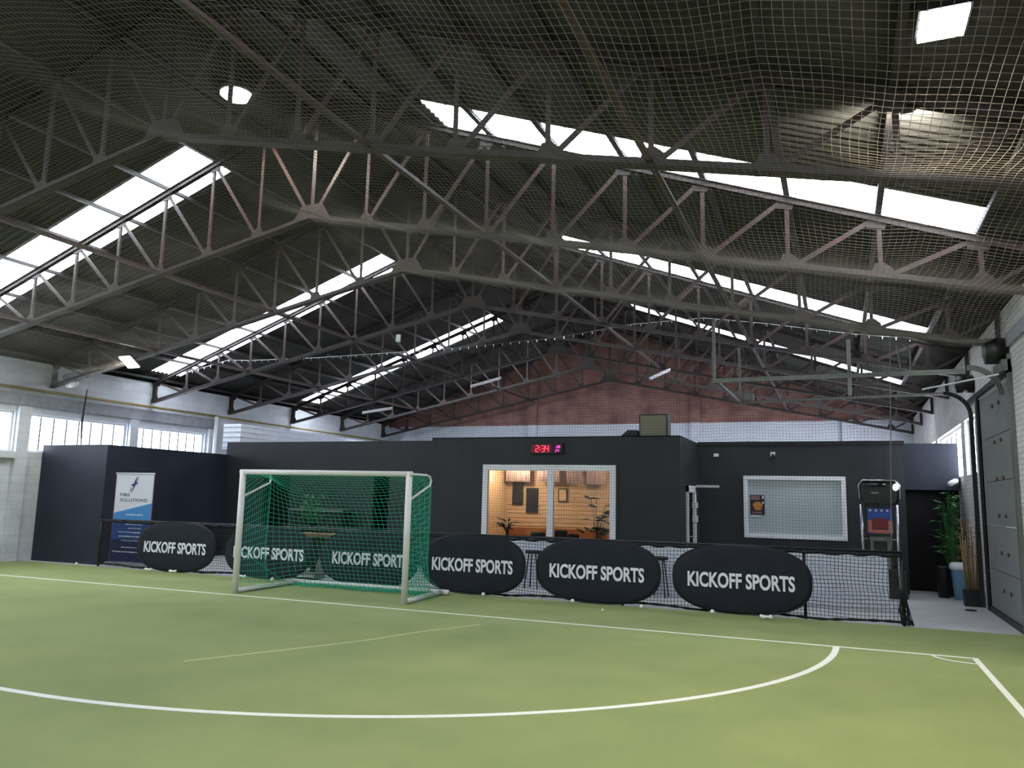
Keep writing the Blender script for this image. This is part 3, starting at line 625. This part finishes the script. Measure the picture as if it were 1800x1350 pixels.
for i in range(n+1):
    x = -15.38+16.15*i/n; lines.append([(x+.02*math.sin(k*.9+i*.11)*(1-abs(k-4)/4), FY-.03, .05+.95*k/8) for k in range(9)])
for i in range(18):
    z = .07+.053*i; lines.append([(-15.38+16.15*k/90, FY-.03, z+.012*math.sin(k*.7+i*.4)) for k in range(91)])
MB().strands(lines, .0042).build('netting', 'net_black', t)
m = MB(); rnd = random.Random(5)
for k in range(26): a = rnd.uniform(0, 6.28); m.tube([(.79+.03*math.cos(a), FY-.03, .5-.02*k*.2), (.80+.07*math.cos(a+k), FY-.03+.05*math.sin(a), .2+.01*(k % 5)), (.84+.08*math.cos(a), FY-.05+.06*math.sin(a), .02)], .006, 5)
m.build('gathered_net', 'net_black', t)

# pop-out oval banners
BN = [(-14.10, -11.95, -13.88, -12.17, 'oval black banner at the far left beside the blue roll-up banner'), (-11.67, -9.55, -11.44, -9.71, 'oval black banner behind the left post of the goal'), (-9.33, -7.18, -9.04, -7.39, 'oval black banner behind the right half of the goal'),
      (-7.10, -5.08, -6.88, -5.30, 'first oval black banner right of the goal'), (-4.87, -2.73, -4.62, -2.99, 'middle of the three oval banners right of the goal'), (-2.53, -.44, -2.29, -.68, 'rightmost oval black banner, nearest the end of the fence')]
def banner(x0, x1, tx0, tx1, label, seed):
    cx = (x0+x1)/2; t = thing('pop_up_banner', label, 'banner', (cx, 12.98, 0), 'oval pop up banners along the fence')
    a = (x1-x0)/2; b = .515; zc = .54; n = 48; rnd = random.Random(seed); ph = rnd.uniform(0, 6)
    def ring(s, yo):
        out = []
        for k in range(n):
            th = 2*math.pi*k/n; c, si = math.cos(th), math.sin(th); e = 2/2.55
            out.append((cx+a*s*math.copysign(abs(c)**e, c), yo, zc+b*s*math.copysign(abs(si)**e, si)))
        return out
    m = MB(); vs = []; fs = []
    R = [(1., -.0), (.93, -.012), (.7, -.018), (.35, -.02)]
    for s, yo in R: vs += [(x, 12.96+yo+.006*math.sin(3*x+5*z+ph)+.10*(z-zc)*.6, z) for x, y, z in ring(s, yo)]
    vs.append((cx, 12.94, zc))
    for j in range(3):
        for k in range(n): fs.append((j*n+k, j*n+(k+1) % n, (j+1)*n+(k+1) % n, (j+1)*n+k))
    for k in range(n): fs.append((3*n+k, 3*n+(k+1) % n, 4*n))
    m.add(vs, fs); o = m.build('fabric', 'banner_black', t, True); o.modifiers.new('s', 'SOLIDIFY').thickness = .006
    pr = [(x, 12.96+.06*(z-zc), z) for x, y, z in ring(1., 0)]; MB().tube(pr+[pr[0]], .012, 6, False).build('hoop', 'banner_edge', t, True)
    tx = text('lettering', 'KICKOFF SPORTS', 'text_white', t, tx0, tx1, .515, 12.922, .235, bold=.03)
    return t
for i, q in enumerate(BN): banner(*q, i)

# roll-up banner
t = thing('roll_up_banner', 'tall roll-up banner, white above and blue below, beside the dark box room', 'banner', (-14.85, 13.45, 0))
bx0, bx1, by = -15.45, -14.27, 13.42
MB().box(bx0-.03, bx1+.03, by-.1, by+.12, 0, .09).build('base_cassette', 'chrome', t, bevel=.02)
box('panel', 'banner_white', (bx0, bx1, by-.003, by, .09, 2.07), t)
box('top_bar', 'chrome', (bx0-.01, bx1+.01, by-.015, by+.015, 2.06, 2.10), t); MB().tube([(-14.86, by+.05, .08), (-14.86, by+.03, 2.06)], .012, 6).build('support_pole', 'chrome', t)
yb_ = by-.004
MB().prism([(bx0+.02, 1.18), (bx1-.02, 1.42), (bx1-.02, 1.0), (bx0+.02, 1.02)], 1, yb_-.001, yb_).build('printed_field', 'blue_light', t)
MB().prism([(bx0+.02, 1.02), (bx1-.02, 1.0), (bx1-.02, .60), (bx0+.02, .60)], 1, yb_-.001, yb_).build('printed_field', 'blue_mid', t)
MB().prism([(bx0+.02, .60), (bx1-.02, .60), (bx1-.02, .10), (bx0+.02, .10)], 1, yb_-.001, yb_).build('printed_field', 'blue_dark', t)
for a_, b_ in ((bx0-.002, bx0+.02), (bx1-.02, bx1+.002)): MB().box(a_, b_, yb_-.001, yb_, .1, 2.05).build('printed_border', 'banner_side', t)
lx, lz = -14.87, 1.84
MB().prism([(lx-.02, lz+.02), (lx+.06, lz+.17), (lx+.05, lz+.05), (lx+.12, lz+.03), (lx+.03, lz-.03), (lx-.04, lz-.17), (lx-.03, lz-.05), (lx-.11, lz-.03)], 1, yb_-.002, yb_).build('logo', 'print_navy', t)
m = MB(); 
for q in ((lx+.06, lz+.1), (lx+.1, lz+.12), (lx-.1, lz-.12), (lx-.06, lz-.15)): m.box(q[0]-.012, q[0]+.012, yb_-.0015, yb_, q[1]-.05, q[1]+.05)
m.build('logo', 'print_grey', t)
text('lettering', 'H&S', 'print_grey', t, bx0+.17, bx0+.47, 1.60, yb_-.002, .075, depth=.002, bold=.03)
text('lettering', 'SOLUTIONS', 'print_grey', t, bx0+.17, bx1-.17, 1.48, yb_-.002, .07, depth=.002, bold=.02)
m = MB(); rnd = random.Random(2)
for z, a, b in ((1.17-.02, .40, .92), (.935, .42, .92), (.845, .50, .90), (.755, .22, .90), (.665, .25, .90), (.575, .32, .88), (.42, .34, .90), (.32, .08, .88)):
    x = bx0+a; m = MB()
    while x < bx0+b: l = rnd.uniform(.03, .11); m.box(x, min(x+l, bx0+b), yb_-.002, yb_-.001, z-.012, z+.012); x += l+.016
    m.build('printed_text_line', 'banner_white', t)


# ---------------------------------------------------------------- football goal
GX0, GX1 = -9.56, -6.42
t = thing('football_goal', 'white framed indoor football goal with a green net', 'football goal', (-8, 10.9, 0))
def gy(x): return 10.90+.27*(x-GX0)/(GX1-GX0)
GH = 2.06
def oval(p, q, w, d, name):
    m = MB(); p = Vector(p); q = Vector(q); dr = (q-p).normalized(); a = Vector((0, 1, 0)) if abs(dr.y) < .5 else Vector((1, 0, 0)); a = (a-dr*a.dot(dr)).normalized(); b = a.cross(dr)
    n = 16; vs = [o+a*math.copysign(abs(math.cos(k/n*6.2832))**.7, math.cos(k/n*6.2832))*d/2+b*math.copysign(abs(math.sin(k/n*6.2832))**.7, math.sin(k/n*6.2832))*w/2 for o in (p, q) for k in range(n)]
    m.add(vs, [(k, (k+1) % n, n+(k+1) % n, n+k) for k in range(n)]+[tuple(range(n)), tuple(range(n, 2*n))]); return m.build(name, 'goal_white', t, True)
oval((GX0-.05, gy(GX0), GH), (GX1+.05, gy(GX1), GH), .085, .09, 'crossbar')
oval((GX0, gy(GX0), .012), (GX0, gy(GX0), GH+.02), .095, .10, 'goal_post'); oval((GX1, gy(GX1), .012), (GX1, gy(GX1), GH+.02), .095, .10, 'goal_post')
BY = 12.62
MB().tube([(GX0, gy(GX0)+.05, .056), (GX0-.04, BY, .056)], .042, 12).build('base_bar', 'goal_white', t, True); MB().tube([(GX1, gy(GX1)+.05, .056), (GX1-.1, BY, .056)], .042, 12).build('base_bar', 'goal_white', t, True)
MB().tube([(GX0-.1, BY, .06), (GX1+.05, BY, .06)], .045, 12).build('ground_bar', 'goal_white', t, True)
for x in (GX0, GX1):
    y = gy(x); MB().tube([(x, y+.03, GH+.0), (x, y+.58, GH+.0), (x, y+.70, GH-.02), (x, y+.745, GH-.09), (x, y+.71, GH-.17), (x, y+.04, GH-.42)], .019, 8).build('net_support', 'goal_white', t, True)
    MB().tube([(x, y+.02, .75), (x, y+1.35, .06)], .006, 5).build('stay_cord', 'goal_net', t)
def edge(x, s):      # net path at the goal side
    y = gy(x); P = [(y+.02, GH-.02), (y+.74, GH-.03), (y+.72, 1.3), (y+.70, .6), (y+.82, .16), (y+1.12, .03)]
    L = [0]
    for a, b in zip(P, P[1:]): L.append(L[-1]+math.dist(a, b))
    s *= L[-1]
    for i in range(len(P)-1):
        if s <= L[i+1] or i == len(P)-2:
            k = (s-L[i])/(L[i+1]-L[i]); return P[i][0]+(P[i+1][0]-P[i][0])*k, P[i][1]+(P[i+1][1]-P[i][1])*k
def mid(x, s):
    y = gy(x); a = (y+.02, GH-.03); b = (y+.85, 1.78); c = (y+1.0, .75); d = (BY-.28, .03)
    P = [Vector(q) for q in (a, b, c, d)]; k = s; q = (1-k)**3*P[0]+3*k*(1-k)**2*P[1]+3*k*k*(1-k)*P[2]+k**3*P[3]; return q.x, q.y
def npt(u, s):
    x = GX0+(GX1-GX0)*u; w = abs(2*u-1)**4; e = edge(x, s); q = mid(x, s); return (x, e[0]*w+q[0]*(1-w), max(.02, e[1]*w+q[1]*(1-w)))
lines = []; NU, NS = 34, 34
for i in range(NU+1): lines.append([npt(i/NU, k/44) for k in range(45)])
for j in range(NS+1): lines.append([npt(k/44, j/NS) for k in range(45)])
for x in (GX0, GX1):        # side panels
    NV = 14
    def sp(a, s, x=x):
        e = edge(x, s); z0 = GH*(1-s)+.02*s; return (x-.02*math.sin(3*s+3*a), gy(x)*(1-a)+e[0]*a, z0*(1-a)+e[1]*a)
    for i in range(NV+1): lines.append([sp(i/NV, k/30) for k in range(31)])
    for j in range(24): lines.append([sp(k/12, j/23) for k in range(13)])
rnd = random.Random(11)
for i in range(46):         # slack net lying on the turf in front of the ground bar
    x = GX0+.05+(GX1-GX0-.1)*i/45; lines.append([(x, BY-.03, .10), (x+.05, BY-.15, .045+.02*math.sin(i)), (x+.03*math.sin(i*2), BY-.30-.06*math.sin(i*.35), .02)])
for j in range(9): lines.append([(GX0+.05+(GX1-GX0-.1)*k/60, BY-.06-.03*j+.02*math.sin(k*.9+j),   .045-.001*j+.014*math.sin(k*1.1+j)) for k in range(61)])
MB().strands(lines, .0038).build('goal_net', 'goal_net', t)

# balls and scraps along the fence
balls = [(-13.57, 12.80, 'pair of small white scraps at the foot of the leftmost oval banner'), (-12.89, 12.80, 'small white scraps under the right end of the leftmost banner'), (-11.07, 12.80, 'white scrap behind the left goal post'),
         (-6.57, 12.80, 'longer white scrap under the first banner right of the goal'), (-1.07, 12.6, 'white scrap under the rightmost oval banner')]
for i, (x, y, lb) in enumerate(balls):
    m = MB(); rnd = random.Random(i)
    m.tube([(x-.10, y, .065), (x-.05, y+.01, .045), (x, y, .055), (x+.08, y-.01, .04)], [.02, .03, .018, .012], 7); m.sphere((x+.05, y+.02, .055), .03, 8, 5)
    o = m.build('paper_scrap', 'ball_white', smooth=True); tag(o, lb, 'paper scrap', 'white scraps along the banners')
for x, y, lb in ((-15.83, 12.9, 'tiny white ball by the corner of the dark box room'), (-10.31, 12.78, 'tiny white ball inside the goal on the left, behind the ground bar'), (-8.86, 12.88, 'tiny white ball behind the middle of the goal'), (-8.14, 12.86, 'tiny white ball behind the right half of the goal'),
                 (-5.80, 12.82, 'tiny white ball under the right end of the first banner right of the goal'), (-4.17, 12.82, 'tiny white ball under the middle of the three right banners'), (-3.0, 12.78, 'tiny white ball between the middle and rightmost banners'), (-1.89, 12.78, 'tiny white ball under the left part of the rightmost banner'), (.99, 16.4, 'tiny white ball on the concrete behind the end of the fence'), (-3.46, 12.14, 'lone tiny white speck of a ball out on the turf')):
    r = .034 if y > 12.2 else .02
    o = MB().sphere((x, y, (.012 if y < 13 else 0)+r), r, 12, 8).build('small_ball', 'ball_white', smooth=True); tag(o, lb, 'ball', 'small white balls on the floor')

# ---------------------------------------------------------------- punching machine
my = 16.72; t = thing('punching_machine', 'black punching game machine with chrome poles behind the end of the fence', 'arcade machine', (.67, my, 0))
box('base', 'machine_black', (.34, 1.12, my+.1, my+.9, 0, .55), t, bevel=.02); box('column', 'machine_black', (.45, .9, my+.25, my+.75, .55, 1.75), t)
MB().tube([(.38, my, .2), (.355, my, 1.75)], .025, 8).build('pole', 'chrome', t, True); MB().tube([(.97, my, .2), (.98, my, 1.75)], .025, 8).build('pole', 'chrome', t, True)
m = MB(); m.prism([(.42, 1.74), (.98, 1.74), (1.03, 1.85), (1.04, 2.1), (.98, 2.2), (.40, 2.2), (.33, 2.12), (.34, 1.88)], 1, my-.02, my+.6); m.build('hood', 'machine_black', t, bevel=.04)
MB().tube([(.34, my-.03, 1.86), (.33, my-.03, 2.12), (.40, my-.03, 2.21), (.97, my-.03, 2.21), (1.04, my-.03, 2.12), (1.04, my-.03, 1.86)], .016, 6).build('hood_trim', 'chrome', t, True)
MB().tube([(.46, my-.05, 2.12), (.80, my-.05, 2.12)], .035, 8).build('punch_bag_arm', 'machine_black', t, True)
m = MB(); m.prism([(.97+.045*math.cos(k*.524), 2.08+.065*math.sin(k*.524)) for k in range(12)], 1, my-.045, my-.02); m.build('spot_lamp', 'machine_lamp', t)
box('maker_plate', 'grey_stone', (.55, .68, my-.026, my-.02, 1.95, 1.99), t)
box('cabinet', 'machine_blue', (.47, .90, my+.12, my+.3, 1.20, 1.68), t); box('display', 'machine_red', (.55, .82, my+.105, my+.12, 1.28, 1.49), t)
MB().box(.47, .54, my+.11, my+.12, 1.22, 1.45).box(.83, .90, my+.11, my+.12, 1.22, 1.45).box(.54, .83, my+.11, my+.12, 1.21, 1.27).build('printed_flames', 'machine_orange', t)
m = MB()
for k in range(4): m.box(.5+k*.1, .54+k*.1, my+.108, my+.12, 1.62, 1.66)
m.build('printed_stars', 'text_white', t)
box('shelf', 'grey_metal', (.50, .84, my+.05, my+.25, 1.06, 1.14), t); MB().bar((.37, my, 1.1), (.5, my+.1, 1.1), .02, .02).bar((.84, my+.1, 1.1), (.99, my-.02, 1.1), .02, .02).build('bracket', 'chrome', t)
for x in (.53, .82): box('strut', 'grey_metal', (x-.03, x+.03, my+.1, my+.16, .55, 1.06), t); 

# ---------------------------------------------------------------- bin, plants at the right corner
t = thing('litter_bin', 'light blue litter bin with a white bag by the dark corridor', 'bin', (2.07, 17.45, 0))
bb = MB(); bb.lathe((2.07, 17.45, 0), [(.13, 0), (.17, .58), (.18, .60)], 16); bb.build('bin_body', 'bin_blue', t, True)
MB().lathe((2.07, 17.45, .56), [(.19, 0), (.2, .06), (.17, .12), (.13, .13)], 16).build('bin_bag', 'bag_white', t, True)
t = bpy.data.objects['litter_bin']; 
o = MB().lathe((1.80, 17.70, 0), [(.11, 0), (.13, .56), (.14, .6)], 16).build('litter_bin', 'black_metal', smooth=True); tag(o, 'black litter bin half hidden behind the blue one', 'bin')
plant(2.0, 18.05, 0, 1.75, 'leafy green bamboo plant in a black pot beside the right wall', 95, .05, .26, m='leaf', pot='black_metal', potr=.15, seed=21, stem=.3, spread=1.6, pothigh=.26, xmax=2.26)
t = thing('bamboo_plant', 'brown dry bamboo stems in a dark pot against the right wall', 'potted plant', (2.1, 16.45, 0))
box('pot', 'black_metal', (1.98, 2.24, 16.33, 16.59, 0, .28), t)
m = MB(); rnd = random.Random(8)
for k in range(16):
    a, b = rnd.uniform(-.09, .09), rnd.uniform(-.09, .09); m.tube([(2.11+a, 16.46+b, .25), (2.1+a*1.6, 16.46+b*1.6, 1.2+rnd.uniform(-.2, .35))], .011, 6)
m.build('stem', 'bamboo', t, True)
m = MB()
for k in range(60):
    a = rnd.uniform(0, 6.28); c = Vector((2.1+.1*math.cos(a), 16.46+.1*math.sin(a), rnd.uniform(.7, 1.5))); d = Vector((math.cos(a), math.sin(a), rnd.uniform(-.3, .6)))*.14; s = d.cross(Vector((0, 0, 1))).normalized()*.015
    if (c+d).x > 2.28: d.x = -abs(d.x)
    m.add([c, c+d*.5+s, c+d, c+d*.5-s], [(0, 1, 2, 3)])
o = m.build('foliage', 'bamboo', t); o.modifiers.new('s', 'SOLIDIFY').thickness = .002
o = MB().lathe((1.98, 15.7, 0), [(.09, 0), (.09, .012), (.07, .014)], 16).build('floor_cap', 'black_metal'); tag(o, 'small round dark cap lying on the concrete by the door', 'floor cap')

# ---------------------------------------------------------------- big door on the right wall and its overhead tracks
d = MB(); Z = 0.02
for k in range(5): d.box(XR+.02, XR+.09, 12.97, 15.83, .02+k*.715, .02+(k+1)*.715-.012)
d = d.build('door_1', 'door_grey'); struct(d, 'tall grey sectional door on the right wall')
m = MB(); rnd = random.Random(3)
for k in range(6):
    for j, y in enumerate((14.6, 14.05)):
        z = .45+k*.58; m.box(XR+.0, XR+.02, y-.025, y+.025, z-.03, z+.03); m.box(XR+.008, XR+.02, y-.07, y+.07, z-.008, z+.008)
m.build('hinge', 'rust', d)
box('bottom_seal', 'black_metal', (XR-.02, XR+.02, 12.97, 15.83, 0, .09), d)
t = thing('overhead_door_track', 'hanging frame of steel door tracks reaching out from the right wall', 'door track', (XR-.06, 14.8, 0))
def trackpts(y, x_end, zt=3.78, rr=.42, xw=XR-.08):
    P = [(xw, y, .02), (xw, y, zt-rr)]
    for k in range(1, 8): a = k/8*math.pi/2; P.append((xw-rr+rr*math.cos(a), y, zt-rr+rr*math.sin(a)))
    P += [(xw-rr, y, zt), (x_end, y, zt)]; return P
m = MB(); P = trackpts(16.15, -1.87)
for a, b in zip(P[:10], P[1:10]): m.bar(a, b, .07, .05, (0, 1, 0))
m.build('upright_track', 'black_metal', t)
MB().bar((XR-.5, 16.15, 3.78), (-1.87, 16.75, 3.78), .05, .045).build('horizontal_track', 'grey_metal', t)
for x, z1 in ((-1.84, 4.9), (.24, 4.45)): MB().bar((x, 16.6, 3.76), (x, 16.6, z1), .045, .045, (0, 1, 0)).build('hanger', 'grey_metal', t)
MB().bar((-1.87, 16.75, 3.80), (-1.92, 13.62, 3.80), .05, .04).build('end_tie', 'grey_metal', t)
m = MB(); P = trackpts(13.2, -1.93)
for a, b in zip(P[1:10], P[2:10]): m.bar(a, b, .07, .05, (0, 1, 0))
m.build('upright_track', 'grey_metal', t); MB().bar((XR-.5, 13.4, 3.76), (-1.95, 13.65, 3.78), .06, .07).build('horizontal_track', 'grey_metal', t)
MB().bar((-1.93, 13.64, 3.74), (-1.93, 13.64, 4.85), .05, .05, (0, 1, 0)).build('hanger', 'grey_metal', t)
MB().bar((.2, 13.5, 3.45), (.2, 13.5, 4.35), .06, .05, (0, 1, 0)).build('hanger', 'grey_metal', t)
MB().tube([(.95, 13.5, 3.8), (.9, 13.5, 4.2), (1.0, 13.5, 4.24), (1.08, 13.5, 4.15), (1.08, 13.5, 3.8)], .018, 6).build('cable_loop', 'grey_metal', t)
box('stop_block', 'grey_metal', (-1.75, -1.58, 16.6, 16.75, 3.82, 3.95), t)
t = thing('door_spring_motor', 'round grey winding drum beside the top of the big door', 'door motor', (XR-.2, 13.1, 4.0))
m = MB(); m.tube([(XR-.02, 13.05, 3.98), (XR-.28, 13.05, 3.98)], .19, 20); m.build('drum', 'black_metal', t, True)
MB().tube([(XR-.2, 13.05, 3.98), (XR-.31, 13.05, 3.98)], .10, 14).build('hub', 'grey_metal', t, True)
box('mounting_plate', 'grey_metal', (XR-.12, XR-.01, 12.8, 13.5, 3.66, 3.82), t)
t = thing('door_spring_motor', 'dark round winding drum farther along the right wall', 'door motor', (XR-.2, 16.2, 3.95))
MB().tube([(XR-.02, 16.2, 3.95), (XR-.28, 16.2, 3.95)], .16, 18).build('drum', 'black_metal', t, True); MB().tube([(XR-.28, 16.2, 3.95), (XR-.31, 16.2, 3.95)], .07, 12).build('hub', 'grey_metal', t, True)
o = MB().tube([(XR-.15, 12.9, 3.62), (1.3, 14.3, 3.62)], .014, 8).build('spring_shaft', 'frame_white', smooth=True); tag(o, 'thin pale rod slanting out from the right wall below the tracks', 'rod')
struct(box('trim_30', 'grey_metal', (XR-.05, XR+.02, 12.8, 12.95, 0, 3.9)), 'steel jamb on the near side of the big door')
struct(box('trim_31', 'black_metal', (XR-.03, XR+.02, 15.85, 15.98, 0, 3.7)), 'steel jamb on the far side of the big door')
struct(box('trim_32', 'black_metal', (XR-.05, XR+.02, 12.8, 17.0, 3.63, 3.72)), 'steel lintel above the big door')

# ---------------------------------------------------------------- cable of hanging clips and unlit tube lights
P = [(-15.6, 5.35), (-14.92, 5.30), (-12.6, 5.27), (-9.1, 5.30), (-6.0, 5.42), (-4.2, 5.62), (-2.6, 5.66), (-1.3, 5.45), (.4, 5.12), (1.6, 4.95)]
P = [(x, 16.9, z*1.0-.0) for x, z in P]; P = [(-16.9, 16.9, 5.1)]+P
t = thing('hanging_cable', 'sagging cable with small clips strung across the hall under the trusses', 'cable', (-8, 16.9, 5.3))
MB().tube(P, .008, 5).build('wire', 'grey_metal', t)
m = MB()
for a, b in zip(P, P[1:]):
    a = Vector(a); b = Vector(b); n = max(1, int((b-a).length/.22))
    for k in range(n): q = a.lerp(b, k/n); m.bar(q, q-Vector((0, 0, .055)), .016, .016, (0, 1, 0))
m.build('clips', 'chrome', t)
def tube_light(p, q, label):
    p = Vector(p); q = Vector(q); t = thing('tube_light', label, 'tube light', p, 'unlit tube lights hung from the trusses')
    MB().bar(p, q, .06, .05).build('batten', 'frame_white', t); dz = Vector((0, 0, -.045)); MB().tube([p+dz, q+dz], .014, 8).build('tube', 'text_white', t, True)
    for a in (p.lerp(q, .2), p.lerp(q, .8)): MB().bar(a, (a.x, a.y, roofz(a.x)-.02), .006, .006, (0, 1, 0)).build('hanging_wire', 'black_metal', t)
tube_light((-9.9, 20.6, 4.95), (-9.3, 21.4, 5.3), 'pale unlit tube light hanging in the middle of the roof')
tube_light((-13.6, 20.6, 4.25), (-12.9, 21.2, 4.45), 'pale unlit tube light low on the left under the trusses')
tube_light((-4.55, 20.4, 4.95), (-4.25, 21.5, 5.35), 'white unlit tube light right of centre near the tracks')
o = box('junction_box', 'frame_white', (-9.95, -9.85, 16.38, 16.44, 5.45, 5.63), bevel=.005); tag(o, 'tiny white box hanging under the fourth roof truss', 'junction box')
o = MB().tube([(XL+.35, 14.1, 4.2), (XL+.4, 14.0, 3.4), (XL+.45, 14.0, 2.75)], [.012, .03, .012], 6).build('hanging_strap', 'black_metal'); tag(o, 'dark strap hanging in front of the left wall windows', 'strap')
t = thing('heater_fan', 'pale round ducts tucked above the third truss at the left wall', 'duct', (-17.2, 13.2, 4.2))
MB().tube([(-17.6, 13.52, 4.42), (-16.9, 13.52, 4.5)], .09, 12).build('duct', 'beam_grey', t, True); MB().tube([(-17.4, 13.46, 4.22), (-17.1, 13.42, 4.25)], .08, 12).build('duct', 'frame_white', t, True)
